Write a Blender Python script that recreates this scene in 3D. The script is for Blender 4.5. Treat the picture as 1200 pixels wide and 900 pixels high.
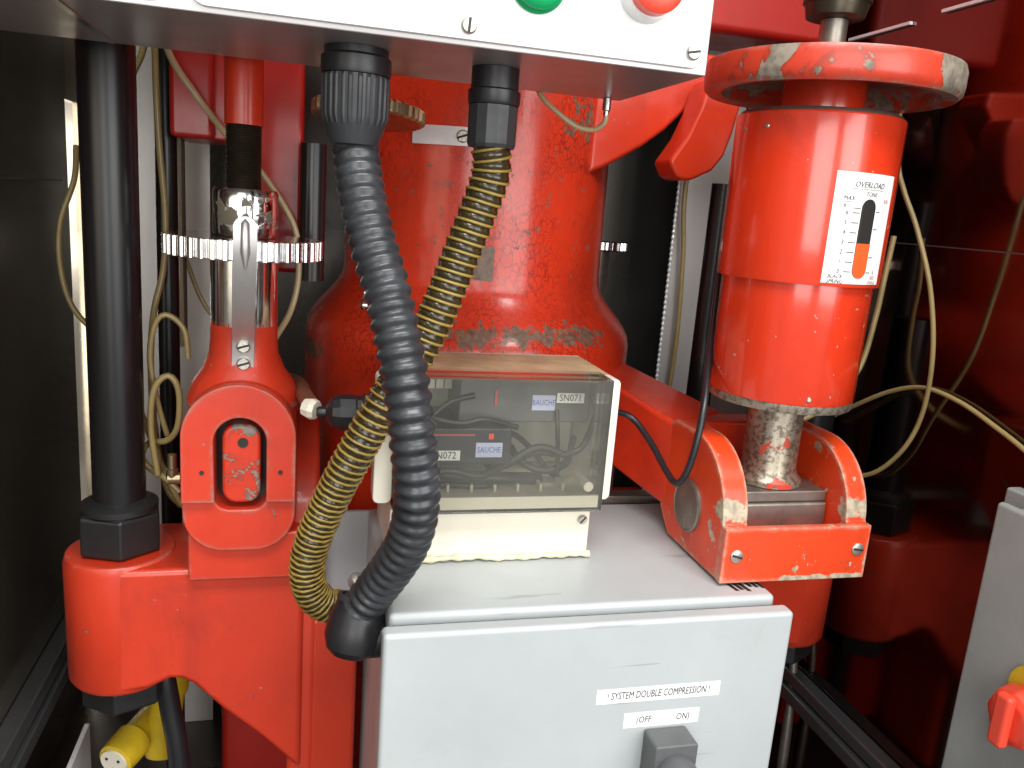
import bpy, bmesh, math, random
from mathutils import Vector, Matrix, Euler
R = math.radians
PI = math.pi
for o in list(bpy.data.objects): bpy.data.objects.remove(o)
SC = bpy.context.scene
COL = SC.collection

# ------------------------------------------------------------------ camera, world, lamps, exposure
cd = bpy.data.cameras.new('camera'); cam = bpy.data.objects.new('camera', cd); COL.objects.link(cam)
cd.sensor_width = 36; cd.lens = 28.35; cd.clip_start = 0.02; cd.clip_end = 100
cam.matrix_world = Matrix.Translation((0, 0, 1.3)) @ Euler((R(77.605), R(-4.287), R(-13.854)), 'XYZ').to_matrix().to_4x4()
SC.camera = cam

W = bpy.data.worlds.new('World'); SC.world = W; W.use_nodes = True
bg = W.node_tree.nodes['Background']; bg.inputs[0].default_value = (1.0, 0.99, 0.97, 1); bg.inputs[1].default_value = 0.33

def area(name, loc, look, sx, sy, power, col):
    l = bpy.data.lights.new(name, 'AREA'); l.shape = 'RECTANGLE'; l.size = sx; l.size_y = sy; l.energy = power; l.color = col
    o = bpy.data.objects.new(name, l); COL.objects.link(o); o.location = loc
    o.rotation_euler = (Vector(look) - Vector(loc)).to_track_quat('-Z', 'Y').to_euler(); return o
area('workshop_window_lamp', (-0.62, -2.1, 1.75), (0.2, 0.8, 1.15), 1.4, 2.0, 40, (1.0, 0.985, 0.97))
area('workshop_window_lamp', (1.62, -2.0, 1.75), (0.3, 0.8, 1.15), 2.2, 2.0, 72, (1.0, 0.985, 0.97))
area('ceiling_lamp', (0.25, -0.45, 3.0), (0.25, 0.5, 1.0), 1.8, 0.7, 62, (1.0, 0.99, 0.97))
area('added_gap_lamp', (-0.80, 3.1, 1.1), (-0.33, 1.3, 1.1), 0.9, 1.6, 45, (1.0, 1.0, 1.0))  # added lamp, makes the gap beside the left panel show white
vs = SC.view_settings
vs.view_transform = 'Standard'; vs.look = 'None'; vs.exposure = 0.04; vs.gamma = 1.0; vs.use_curve_mapping = False
SC.render.engine = 'CYCLES'
SC.cycles.max_bounces = 10; SC.cycles.transparent_max_bounces = 12

# ------------------------------------------------------------------ materials
class NT:
    def __init__(s, name):
        s.m = bpy.data.materials.new(name); s.m.use_nodes = True
        s.t = s.m.node_tree; s.b = s.t.nodes['Principled BSDF']; s.out = s.t.nodes['Material Output']
    def n(s, typ, **kw):
        x = s.t.nodes.new(typ)
        for k, v in kw.items():
            if k in x.inputs.keys(): x.inputs[k].default_value = v
            else: setattr(x, k, v)
        return x
    def l(s, a, b): s.t.links.new(a, b)
    def coord(s): 
        if not hasattr(s, 'tc'): s.tc = s.n('ShaderNodeTexCoord')
        return s.tc.outputs['Object']
    def noise(s, scale, detail=4, rough=0.55, off=0, dist=0.0, stretch=None):
        mp = s.n('ShaderNodeMapping'); s.l(s.coord(), mp.inputs[0]); mp.inputs['Location'].default_value = (off, off * 1.7, off * 0.6)
        if stretch: mp.inputs['Scale'].default_value = stretch
        x = s.n('ShaderNodeTexNoise', Scale=scale, Detail=detail, Roughness=rough, Distortion=dist); s.l(mp.outputs[0], x.inputs['Vector'])
        return x.outputs[0]
    def ramp(s, src, a, b, ca=0.0, cb=1.0):
        x = s.n('ShaderNodeMapRange'); x.inputs['From Min'].default_value = a; x.inputs['From Max'].default_value = b
        x.inputs['To Min'].default_value = ca; x.inputs['To Max'].default_value = cb; s.l(src, x.inputs['Value']); return x.outputs[0]
    def math(s, op, a, b=None):
        x = s.n('ShaderNodeMath', operation=op)
        for i, v in enumerate((a, b)):
            if v is None: continue
            if isinstance(v, (int, float)): x.inputs[i].default_value = v
            else: s.l(v, x.inputs[i])
        return x.outputs[0]
    def mix(s, f, a, b):
        x = s.n('ShaderNodeMix', data_type='RGBA')
        if isinstance(f, (int, float)): x.inputs[0].default_value = f
        else: s.l(f, x.inputs[0])
        for i, v in ((6, a), (7, b)):
            if isinstance(v, tuple): x.inputs[i].default_value = (*v, 1)
            else: s.l(v, x.inputs[i])
        return x.outputs[2]
    def bump(s, h, strength, dist=0.001):
        x = s.n('ShaderNodeBump', Strength=strength, Distance=dist); s.l(h, x.inputs['Height'])
        if s.b.inputs['Normal'].is_linked: s.l(s.b.inputs['Normal'].links[0].from_socket, x.inputs['Normal'])
        s.l(x.outputs[0], s.b.inputs['Normal'])
    def edge(s, radius):
        bv = s.n('ShaderNodeBevel', samples=4); bv.inputs['Radius'].default_value = radius
        g = s.n('ShaderNodeNewGeometry'); d = s.n('ShaderNodeVectorMath', operation='DOT_PRODUCT')
        s.l(bv.outputs[0], d.inputs[0]); s.l(g.outputs['Normal'], d.inputs[1])
        return s.math('SUBTRACT', 1.0, d.outputs['Value'])
    def xrange(s, a, b, soft):
        sx = s.n('ShaderNodeSeparateXYZ'); s.l(s.coord(), sx.inputs[0]); x = sx.outputs[0]
        return s.math('MULTIPLY', s.ramp(x, a - soft, a + soft), s.ramp(x, b + soft, b - soft))
    def ymax(s, a, soft):
        sx = s.n('ShaderNodeSeparateXYZ'); s.l(s.coord(), sx.inputs[0])
        return s.ramp(sx.outputs[1], a + soft, a - soft)
    def zrange(s, a, b, soft):
        sx = s.n('ShaderNodeSeparateXYZ'); s.l(s.coord(), sx.inputs[0]); z = sx.outputs[2]
        return s.math('MULTIPLY', s.ramp(z, a - soft, a + soft), s.ramp(z, b + soft, b - soft))

def paint_red(name, chip=0.66, scale=60, seed=0, edge=0.0, crackle=False, coat=0.25, bands=(), dots=0.735, rough=0.30, base=(0.66, 0.042, 0.012), under=(0.27, 0.235, 0.19), grime=0.3):
    n = NT(name); b = n.b
    v = n.noise(7, 5, 0.6, seed + 3)
    col = n.mix(n.ramp(v, 0.35, 0.7), base, tuple(c * f for c, f in zip(base, (0.86, 0.8, 0.8))))
    gr = n.noise(22, 6, 0.65, seed + 9)
    col = n.mix(n.ramp(gr, 0.55, 0.8, 0, grime), col, (0.20, 0.02, 0.012))
    stain = n.ramp(n.noise(5, 6, 0.7, seed + 17, 0.8), 0.56, 0.72, 0, 0.45)
    col = n.mix(stain, col, (0.24, 0.022, 0.012))
    drip = n.ramp(n.noise(26, 4, 0.6, seed + 19, stretch=(1, 1, 0.12)), 0.58, 0.75, 0, 0.35)
    col = n.mix(drip, col, (0.30, 0.02, 0.010))
    mask = n.noise(scale, 5, 0.6, seed, 0.4)
    rim = n.ramp(mask, chip - 0.035, chip, 0, 0.6)
    col = n.mix(rim, col, (0.17, 0.03, 0.016))
    m = n.ramp(mask, chip, chip + 0.015)
    m2 = n.ramp(n.noise(scale * 2.6, 2, 0.45, seed + 5), dots, dots + 0.012)
    m2 = n.math('MULTIPLY', m2, n.ramp(n.noise(11, 3, 0.5, seed + 13), 0.50, 0.54))
    m = n.math('MAXIMUM', m, m2)
    if edge > 0:
        e = n.math('ADD', n.edge(0.009), n.ramp(n.noise(48, 5, 0.65, seed + 2, 0.3), 0.35, 0.68, -0.22, 0.10))
        m = n.math('MAXIMUM', m, n.ramp(e, 0.15 - edge, 0.165 - edge))
    for (x0, x1, z0, z1, sx_, sz_, thr, ymax) in bands:
        w = n.math('MULTIPLY', n.math('MULTIPLY', n.xrange(x0, x1, sx_), n.zrange(z0, z1, sz_)), n.ymax(ymax, 0.006))
        z = n.math('ADD', n.noise(60, 6, 0.68, seed + 1, 0.6), n.ramp(w, 0, 1, -0.45, 0.0))
        m = n.math('MAXIMUM', m, n.ramp(z, thr, thr + 0.03))
    uc = n.mix(n.ramp(n.noise(130, 3, 0.6, seed + 8), 0.4, 0.65), under, tuple(c * 0.55 for c in under))
    n.l(n.mix(m, col, uc), b.inputs['Base Color'])
    n.l(n.math('ADD', n.math('MULTIPLY', m, 0.3), n.ramp(gr, 0.3, 0.8, rough - 0.04, rough + 0.14)), b.inputs['Roughness'])
    n.bump(n.noise(45, 3, 0.5, seed + 4), 0.10, 0.002)
    n.bump(n.noise(150, 2, 0.5, seed + 21, stretch=(1, 1, 0.05)), 0.12, 0.0008)
    n.bump(m, -0.7, 0.0008)
    b.inputs['Coat Weight'].default_value = coat; b.inputs['Coat Roughness'].default_value = 0.12
    if crackle:
        vo = n.n('ShaderNodeTexVoronoi', feature='DISTANCE_TO_EDGE', Scale=150)
        mp = n.n('ShaderNodeMapping'); mp.inputs['Scale'].default_value = (1, 1, 0.6); n.l(n.coord(), mp.inputs[0])
        nz = n.n('ShaderNodeMix', data_type='RGBA'); nz.inputs[0].default_value = 0.02; n.l(mp.outputs[0], nz.inputs[6])
        n2 = n.n('ShaderNodeTexNoise', Scale=30.0); n.l(nz.outputs[2], vo.inputs['Vector']); n.l(n2.outputs[1], nz.inputs[7])
        area_ = n.math('MULTIPLY', n.ramp(n.noise(9, 3, 0.5, seed + 6), 0.42, 0.58), n.ramp(vo.outputs[0], 0.10, 0.0))
        n.bump(area_, -1.0, 0.002)
        src = b.inputs['Base Color'].links[0].from_socket
        n.l(n.mix(n.math('MULTIPLY', area_, 0.75), src, (0.16, 0.012, 0.01)), b.inputs['Base Color'])
    return n.m

def simple(name, col, rough=0.5, metal=0.0, var=0.12, vscale=25, bump=0.0, bscale=120, seed=0, coat=0.0, stretch=None, spec=0.5):
    n = NT(name)
    v = n.noise(vscale, 5, 0.6, seed, stretch=stretch)
    n.l(n.mix(n.ramp(v, 0.3, 0.7), tuple(min(1, c * (1 + var)) for c in col), tuple(c * (1 - var) for c in col)), n.b.inputs['Base Color'])
    n.l(n.ramp(v, 0.3, 0.7, max(0.02, rough - 0.06), rough + 0.06), n.b.inputs['Roughness'])
    n.b.inputs['Metallic'].default_value = metal; n.b.inputs['Coat Weight'].default_value = coat
    n.b.inputs['Specular IOR Level'].default_value = spec
    if bump: n.bump(n.noise(bscale, 4, 0.6, seed + 2, stretch=stretch), bump, 0.001)
    return n.m

M = {}
M['red'] = paint_red('red_cast_paint', 0.74, 60, 0)
M['red_col'] = paint_red('red_column_paint', 0.73, 40, 4, crackle=True, bands=((0.13, 0.38, 1.136, 1.172, 0.05, 0.018, 0.375, 9), (0.28, 0.40, 1.37, 1.45, 0.02, 0.02, 0.48, 9), (-0.01, 0.03, 1.09, 1.125, 0.012, 0.01, 0.45, 9), (0.05, 0.40, 1.20, 1.42, 0.05, 0.05, 0.61, 9)), rough=0.27, under=(0.20, 0.125, 0.08), grime=0.5)
M['red_arm'] = paint_red('red_bracket_paint', 0.735, 55, 11, edge=0.035, rough=0.34, base=(0.60, 0.042, 0.014))
M['red_fork'] = paint_red('red_fork_paint', 0.725, 60, 23, edge=0.035, dots=0.745, rough=0.33, base=(0.62, 0.042, 0.014))
M['red_block'] = paint_red('red_worn_block_paint', 0.56, 45, 31, edge=0.02)
M['red_cyl'] = paint_red('red_enamel', 0.745, 55, 41, rough=0.2, base=(0.74, 0.042, 0.010), grime=0.12, coat=0.9, dots=0.725, under=(0.55, 0.40, 0.30))
M['red_wheel'] = paint_red('red_worn_wheel_paint', 0.53, 17, 49, edge=0.06, bands=((0.50, 0.62, 1.40, 1.47, 0.05, 0.01, 0.46, 9),), rough=0.36, base=(0.60, 0.047, 0.018), under=(0.29, 0.245, 0.19))
M['red_clevis'] = paint_red('red_clevis_paint', 0.70, 60, 57, edge=0.08, dots=0.69, bands=((0.38, 0.56, 1.016, 1.043, 0.01, 0.008, 0.38, 0.672), (0.45, 0.56, 0.955, 0.9665, 0.02, 0.003, 0.36, 9)), rough=0.36, base=(0.78, 0.062, 0.010), under=(0.50, 0.42, 0.30), grime=0.1)
M['red_shaded'] = paint_red('shaded_red_cast_paint', 0.78, 40, 63, rough=0.35, base=(0.42, 0.014, 0.008))  # cast red again, with the shade on recessed castings put into its colour
M['black_rod'] = simple('blackened_steel', (0.009, 0.009, 0.010), 0.3, 0.0, 0.2, 30, coat=0.0, stretch=(1, 1, 0.05))
M['black_nut'] = simple('black_oxide_nut', (0.014, 0.014, 0.015), 0.4, 0.0, 0.25, 40, 0.1)
M['chrome'] = simple('chrome', (0.82, 0.82, 0.82), 0.13, 1.0, 0.06, 60)
M['steel'] = simple('brushed_steel', (0.56, 0.55, 0.54), 0.3, 1.0, 0.1, 30, 0.08, 200, stretch=(1, 1, 12))
M['strip'] = simple('satin_steel_strip', (0.60, 0.59, 0.58), 0.42, 0.85, 0.08, 40)
M['dull'] = simple('dull_machined_steel', (0.30, 0.275, 0.24), 0.42, 0.85, 0.3, 35, 0.15, 90)
M['thread'] = simple('oily_thread_steel', (0.055, 0.045, 0.03), 0.35, 0.7, 0.3, 50)
M['brass'] = simple('tarnished_brass', (0.42, 0.34, 0.2), 0.32, 0.9, 0.2, 60)
M['screw'] = simple('zinc_screw', (0.55, 0.53, 0.47), 0.35, 0.8, 0.25, 300, 0.1, 400)
M['slot'] = simple('screw_slot_dark', (0.02, 0.018, 0.015), 0.6)
M['black'] = simple('black_plastic', (0.014, 0.014, 0.016), 0.38, 0, 0.2, 60, 0.05, 150)
M['gland'] = simple('charcoal_plastic', (0.030, 0.033, 0.037), 0.45, 0, 0.15, 60, 0.08, 200)
M['conduit'] = simple('black_corrugated_plastic', (0.028, 0.031, 0.035), 0.33, 0, 0.5, 40, 0.06, 120)
M['spiral'] = simple('olive_black_spiral_plastic', (0.036, 0.027, 0.010), 0.22, 0, 0.3, 40, coat=0.2)
M['spiral_y'] = simple('yellow_spiral_wire', (0.29, 0.20, 0.045), 0.25, 0, 0.2, 30)
M['cab'] = simple('pale_grey_powder_coat', (0.425, 0.46, 0.465), 0.36, 0, 0.05, 7, 0.06, 500)
M['cab2'] = simple('grey_mount_plate', (0.46, 0.49, 0.50), 0.5, 0, 0.06, 20, 0.06, 400)
M['cream'] = simple('cream_plastic', (0.74, 0.70, 0.58), 0.42, 0, 0.05, 25, 0.04, 200)
M['sealant'] = simple('yellowed_sealant', (0.66, 0.60, 0.42), 0.5, 0, 0.15, 60, 0.3, 150)
M['white'] = simple('white_label', (0.84, 0.84, 0.83), 0.45, 0, 0.02, 30)
M['plate'] = simple('white_enamel_plate', (0.86, 0.86, 0.86), 0.28, 0, 0.02, 20, coat=0.2)
M['lilac'] = simple('pale_blue_sticker', (0.52, 0.56, 0.80), 0.45, 0, 0.04, 40)
M['ink'] = simple('black_ink', (0.02, 0.02, 0.022), 0.6)
M['ink_b'] = simple('blue_ink', (0.08, 0.12, 0.38), 0.6)
M['ink_r'] = simple('red_ink', (0.5, 0.08, 0.06), 0.6)
M['green'] = simple('green_button_plastic', (0.0, 0.32, 0.10), 0.3, 0, 0.05, 30)
M['redbtn'] = simple('orange_red_button_plastic', (0.80, 0.07, 0.035), 0.35, 0, 0.05, 30)
M['yellow'] = simple('yellow_plastic', (0.60, 0.42, 0.02), 0.35, 0, 0.15, 30, 0.05, 100)
M['box_under'] = simple('stainless_sheet', (0.40, 0.385, 0.38), 0.34, 0.55, 0.06, 12)
M['guard'] = simple('smoked_mirror_panel', (0.20, 0.15, 0.135), 0.09, 1.0, 0.25, 5)
M['guard_l'] = simple('smoked_left_panel', (0.42, 0.38, 0.31), 0.16, 0.93, 0.3, 5)
M['back'] = simple('dark_back_panel', (0.10, 0.095, 0.085), 0.25, 0.6, 0.3, 6)
M['rail'] = simple('dull_aluminium_rail', (0.16, 0.165, 0.17), 0.35, 0.8, 0.15, 20)
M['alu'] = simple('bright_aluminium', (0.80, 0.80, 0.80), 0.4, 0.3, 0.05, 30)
M['sheet'] = simple('stainless_back_sheet', (0.62, 0.60, 0.58), 0.35, 0.45, 0.12, 7, 0.05, 60, stretch=(1, 1, 0.1))
M['grey_iso'] = simple('grey_switch_box', (0.30, 0.32, 0.31), 0.5, 0, 0.06, 25, 0.1, 300)
M['tube'] = simple('yellowed_nylon_tube', (0.33, 0.25, 0.10), 0.32, 0, 0.12, 30, coat=0.2)
M['tube_p'] = simple('pale_nylon_tube', (0.46, 0.36, 0.20), 0.34, 0, 0.12, 30, coat=0.2)
M['rubber'] = simple('brown_rubber_hose', (0.20, 0.085, 0.045), 0.55, 0, 0.2, 50, 0.15, 150)
M['cable'] = simple('black_cable', (0.013, 0.013, 0.016), 0.35, 0, 0.1, 40)
M['cable_g'] = simple('dark_grey_cable', (0.016, 0.017, 0.02), 0.4, 0, 0.1, 40)
M['amp'] = simple('dark_module_plastic', (0.022, 0.024, 0.034), 0.4, 0, 0.2, 40)
M['amp_g'] = simple('grey_module_plastic', (0.10, 0.104, 0.108), 0.45, 0, 0.1, 40)
M['innerback'] = simple('grey_gland_plate', (0.60, 0.60, 0.54), 0.5, 0, 0.12, 18)
M['deck'] = simple('oily_dark_deck', (0.035, 0.025, 0.022), 0.3, 0.2, 0.4, 9, 0.1, 60)
M['patch'] = simple('worn_grey_patch', (0.17, 0.12, 0.09), 0.5, 0, 0.4, 120, 0.2, 200)
M['fluid'] = simple('orange_indicator', (0.72, 0.10, 0.022), 0.3)
M['tan'] = simple('yellowed_box_top', (0.46, 0.37, 0.22), 0.45, 0, 0.25, 40, 0.05, 200)
M['black_fill'] = simple('near_black_fill', (0.02, 0.018, 0.016), 0.4, 0, 0.2, 50)

def scuffed_cabinet():
    n = NT('scuffed_pale_grey_powder_coat'); b = n.b
    c = n.mix(n.ramp(n.noise(6, 6, 0.65, 2), 0.35, 0.7), (0.44, 0.475, 0.48), (0.385, 0.42, 0.425))
    sm = n.ramp(n.noise(14, 7, 0.75, 5, 1.2), 0.58, 0.72, 0, 0.16); c = n.mix(sm, c, (0.26, 0.25, 0.22))
    sc = n.math('MULTIPLY', n.ramp(n.noise(60, 2, 0.5, 8, 0.2, stretch=(0.15, 1, 3)), 0.70, 0.72), n.ramp(n.noise(5, 2, 0.5, 12), 0.5, 0.55)); c = n.mix(n.math('MULTIPLY', sc, 0.4), c, (0.2, 0.2, 0.2))
    n.l(c, b.inputs['Base Color']); n.l(n.ramp(n.noise(9, 6, 0.7, 4, 0.8), 0.35, 0.7, 0.28, 0.5), b.inputs['Roughness'])
    n.bump(n.noise(420, 3, 0.6, 1), 0.08, 0.0006); n.bump(n.noise(3.5, 2, 0.5, 6), 0.15, 0.006); return n.m
M['cab'] = scuffed_cabinet()
def clear_mat():
    n = NT('clear_smoky_cover'); t = n.t; t.nodes.remove(n.b)
    tr = n.n('ShaderNodeBsdfTransparent'); tr.inputs[0].default_value = (0.965, 0.965, 0.94, 1)
    df = n.n('ShaderNodeBsdfDiffuse'); df.inputs[0].default_value = (0.62, 0.61, 0.53, 1)
    gl = n.n('ShaderNodeBsdfGlossy'); gl.inputs['Roughness'].default_value = 0.06
    fr = n.n('ShaderNodeFresnel'); fr.inputs[0].default_value = 1.5
    m1 = n.n('ShaderNodeMixShader'); n.l(n.ramp(n.noise(9, 4, 0.6, 2), 0.3, 0.7, 0.025, 0.085), m1.inputs[0]); n.l(tr.outputs[0], m1.inputs[1]); n.l(df.outputs[0], m1.inputs[2])
    m2 = n.n('ShaderNodeMixShader'); n.l(fr.outputs[0], m2.inputs[0]); n.l(m1.outputs[0], m2.inputs[1]); n.l(gl.outputs[0], m2.inputs[2])
    n.l(m2.outputs[0], n.out.inputs[0]); return n.m
M['clear'] = clear_mat()
def clear_tube():
    n = NT('clear_sleeve'); n.t.nodes.remove(n.b)
    tr = n.n('ShaderNodeBsdfTransparent'); tr.inputs[0].default_value = (0.72, 0.66, 0.55, 1)
    gl = n.n('ShaderNodeBsdfGlossy'); gl.inputs['Roughness'].default_value = 0.1
    df = n.n('ShaderNodeBsdfDiffuse'); df.inputs[0].default_value = (0.4, 0.36, 0.28, 1)
    m0 = n.n('ShaderNodeMixShader'); m0.inputs[0].default_value = 0.22; n.l(tr.outputs[0], m0.inputs[1]); n.l(df.outputs[0], m0.inputs[2])
    fr = n.n('ShaderNodeFresnel'); m = n.n('ShaderNodeMixShader'); n.l(fr.outputs[0], m.inputs[0]); n.l(m0.outputs[0], m.inputs[1]); n.l(gl.outputs[0], m.inputs[2])
    n.l(m.outputs[0], n.out.inputs[0]); return n.m
M['cleartube'] = clear_tube()
def chipped_chrome():
    n = NT('chrome_with_tape_residue'); b = n.b
    m = n.math('MULTIPLY', n.ramp(n.noise(70, 4, 0.6, 3, 0.5), 0.50, 0.52), n.zrange(1.262, 1.29, 0.002))
    n.l(n.mix(m, (0.80, 0.80, 0.80), (0.16, 0.14, 0.10)), b.inputs['Base Color'])
    n.l(n.ramp(m, 0, 1, 1.0, 0.2), b.inputs['Metallic']); n.l(n.ramp(m, 0, 1, 0.12, 0.6), b.inputs['Roughness']); n.bump(m, 0.4, 0.0005); return n.m
M['collar'] = chipped_chrome()
def spotted_shaft():
    n = NT('pitted_steel_with_paint_traces'); b = n.b
    m = n.ramp(n.noise(190, 4, 0.65, 3), 0.48, 0.58)
    c = n.mix(m, (0.42, 0.37, 0.29), (0.20, 0.165, 0.125))
    p = n.ramp(n.noise(38, 4, 0.6, 14), 0.60, 0.62); c = n.mix(p, c, (0.55, 0.06, 0.03))
    n.l(c, b.inputs['Base Color']); n.l(n.ramp(p, 0, 1, 0.75, 0.0), b.inputs['Metallic']); b.inputs['Roughness'].default_value = 0.38; n.bump(m, -0.4, 0.0005); return n.m
M['shaft'] = spotted_shaft()

# ------------------------------------------------------------------ mesh helpers (each returns verts, faces)
def box(x0, x1, y0, y1, z0, z1):
    V = [(x, y, z) for x in (x0, x1) for y in (y0, y1) for z in (z0, z1)]
    return V, [(0, 1, 3, 2), (4, 6, 7, 5), (0, 4, 5, 1), (2, 3, 7, 6), (0, 2, 6, 4), (1, 5, 7, 3)]
def frame_of(axis):
    d = Vector(axis).normalized(); a = Vector((0, 0, 1)) if abs(d.z) < 0.95 else Vector((1, 0, 0))
    u = a.cross(d).normalized(); return u, d.cross(u), d
def lathe(c, prof, n=48, axis=(0, 0, 1), closed=False, rfun=None):
    u, v, d = frame_of(axis); c = Vector(c); V = []; F = []
    for r, h in prof:
        for i in range(n):
            a = 2 * PI * i / n; rr = r * (rfun(a, h) if rfun else 1)
            V.append(tuple(c + d * h + u * (rr * math.cos(a)) + v * (rr * math.sin(a))))
    k = len(prof)
    for j in range(k - 1):
        for i in range(n): F.append((j * n + i, j * n + (i + 1) % n, (j + 1) * n + (i + 1) % n, (j + 1) * n + i))
    if closed:
        for i in range(n): F.append(((k - 1) * n + i, (k - 1) * n + (i + 1) % n, (i + 1) % n, i))
    else: F += [tuple(range(n - 1, -1, -1)), tuple(range((k - 1) * n, k * n))]
    return V, F
def prism(pts, a, b, plane='XZ'):
    def P(p, t): return (p[0], t, p[1]) if plane == 'XZ' else ((p[0], p[1], t) if plane == 'XY' else (t, p[0], p[1]))
    n = len(pts); V = [P(p, a) for p in pts] + [P(p, b) for p in pts]
    F = [tuple(range(n)), tuple(range(2 * n - 1, n - 1, -1))]
    F += [(i, i + n, (i + 1) % n + n, (i + 1) % n) for i in range(n)]
    return V, F
def spline(P, sub=10):
    P = [Vector(p) for p in P]; out = []
    Q = [P[0] * 2 - P[1]] + P + [P[-1] * 2 - P[-2]]
    for i in range(1, len(Q) - 2):
        for k in range(sub):
            t = k / sub; a, b, c, d = Q[i - 1:i + 3]
            out.append(0.5 * ((2 * b) + (c - a) * t + (2 * a - 5 * b + 4 * c - d) * t * t + (3 * b - a - 3 * c + d) * t ** 3))
    out.append(P[-1]); return out
def resample(P, step):
    L = [0.0]
    for a, b in zip(P, P[1:]): L.append(L[-1] + (b - a).length)
    n = max(2, int(L[-1] / step)); out = []; j = 0
    for i in range(n + 1):
        s = L[-1] * i / n
        while j < len(L) - 2 and L[j + 1] < s: j += 1
        t = (s - L[j]) / max(1e-9, L[j + 1] - L[j]); out.append(P[j].lerp(P[j + 1], min(1, t)))
    return out, L[-1] / n
def frames(P):
    T = [(P[min(i + 1, len(P) - 1)] - P[max(i - 1, 0)]).normalized() for i in range(len(P))]
    u = frame_of(T[0])[0]; out = []
    for t in T:
        u = (u - t * u.dot(t)).normalized(); out.append((u, t.cross(u), t))
    return out
def sweep(P, rad, n=12, step=0.004, smooth=True):
    P = spline(P) if smooth else [Vector(p) for p in P]
    P, st = resample(P, step); Fm = frames(P); V = []; F = []
    for i, p in enumerate(P):
        r = rad(i * st) if callable(rad) else rad; u, v, _ = Fm[i]
        for k in range(n):
            a = 2 * PI * k / n; V.append(tuple(p + u * (r * math.cos(a)) + v * (r * math.sin(a))))
    for j in range(len(P) - 1):
        for i in range(n): F.append((j * n + i, j * n + (i + 1) % n, (j + 1) * n + (i + 1) % n, (j + 1) * n + i))
    F += [tuple(range(n - 1, -1, -1)), tuple(range(len(V) - n, len(V)))]
    return V, F
def join(*parts):
    V = []; F = []
    for v, f in parts:
        o = len(V); V += list(v); F += [tuple(i + o for i in q) for q in f]
    return V, F
def hexagon(c, r, z0, z1, rot=0.0, axis=(0, 0, 1)):
    return lathe(c, [(r * 0.93, z0), (r, z0 + 0.003), (r, z1 - 0.003), (r * 0.93, z1)], 6, axis) if rot == 0 else \
        rotz(lathe(c, [(r * 0.93, z0), (r, z0 + 0.003), (r, z1 - 0.003), (r * 0.93, z1)], 6, axis), c, rot)
def rotz(vf, c, a):
    m = Matrix.Translation(c) @ Matrix.Rotation(a, 4, 'Z') @ Matrix.Translation(-Vector(c))
    return [tuple(m @ Vector(v)) for v in vf[0]], vf[1]
def arc(cx, cz, r, a0, a1, n): return [(cx + r * math.cos(R(a0 + (a1 - a0) * i / n)), cz + r * math.sin(R(a0 + (a1 - a0) * i / n))) for i in range(n + 1)]
def rrect(x0, x1, z0, z1, r, n=6):
    return arc(x1 - r, z1 - r, r, 0, 90, n) + arc(x0 + r, z1 - r, r, 90, 180, n) + arc(x0 + r, z0 + r, r, 180, 270, n) + arc(x1 - r, z0 + r, r, 270, 360, n)
def text(s, size, fn, shear=0.0, sx=1.0, align='CENTER'):
    c = bpy.data.curves.new('lettering', 'FONT'); c.body = s; c.size = size; c.align_x = align; c.align_y = 'CENTER'; c.shear = shear; c.resolution_u = 2
    o = bpy.data.objects.new('lettering', c); COL.objects.link(o)
    bpy.context.view_layer.update()
    me = bpy.data.meshes.new_from_object(o.evaluated_get(bpy.context.evaluated_depsgraph_get()))
    V = [fn(v.co.x * sx, v.co.y) for v in me.vertices]; F = [tuple(p.vertices) for p in me.polygons]
    bpy.data.objects.remove(o); bpy.data.curves.remove(c); bpy.data.meshes.remove(me)
    return V, F

def obj(name, vf, mat, parent=None, bevel=0, seg=2, smooth=40, fix=True):
    me = bpy.data.meshes.new(name); me.from_pydata([tuple(v) for v in vf[0]], [], vf[1])
    if fix:
        bm = bmesh.new(); bm.from_mesh(me); bmesh.ops.recalc_face_normals(bm, faces=bm.faces); bm.to_mesh(me); bm.free()
    if smooth:
        for p in me.polygons: p.use_smooth = True
        me.set_sharp_from_angle(angle=R(smooth))
    me.materials.append(M[mat]); o = bpy.data.objects.new(name, me); COL.objects.link(o)
    if bevel:
        b = o.modifiers.new('bevel', 'BEVEL'); b.width = bevel; b.segments = seg; b.limit_method = 'ANGLE'; b.angle_limit = R(35); b.harden_normals = True
    if parent:
        o.parent = parent; o.matrix_parent_inverse = Matrix.Translation(-ROOT[parent.name]) if parent.name in ROOT else Matrix()
    return o
ROOT = {}
def thing(name, label, cat, loc, group=None):
    o = bpy.data.objects.new(name, None); COL.objects.link(o); o.location = loc; o.empty_display_size = 0.02
    o['label'] = label; o['category'] = cat
    if group: o['group'] = group
    ROOT[o.name] = Vector(loc); return o
def tag(o, label, cat, group=None):
    o['label'] = label; o['category'] = cat
    if group: o['group'] = group
    return o
def struct(o): o['kind'] = 'structure'; return o
def screw(c, r, axis, parent, rot=0.6, mat='screw', name='screw', h=0.003):
    """slotted screw head pointing along axis"""
    s = obj(name, lathe(c, [(r, 0), (r, h * 0.6), (r * 0.8, h)], 20, axis), mat, parent)
    u, v, d = frame_of(axis); a = u * math.cos(rot) + v * math.sin(rot); b = d.cross(a); p = Vector(c) + d * (h + 0.0002)
    w = r * 0.16; L = r * 0.86; V = []
    for k in (-0.0012, 0.00015):
        for s1, s2 in ((-1, -1), (1, -1), (1, 1), (-1, 1)): V.append(tuple(p + d * k + a * (L * s1) + b * (w * s2)))
    obj('slot', (V, [(0, 1, 2, 3), (7, 6, 5, 4), (0, 4, 5, 1), (1, 5, 6, 2), (2, 6, 7, 3), (3, 7, 4, 0)]), 'slot', s, smooth=0)
    return s

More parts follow.
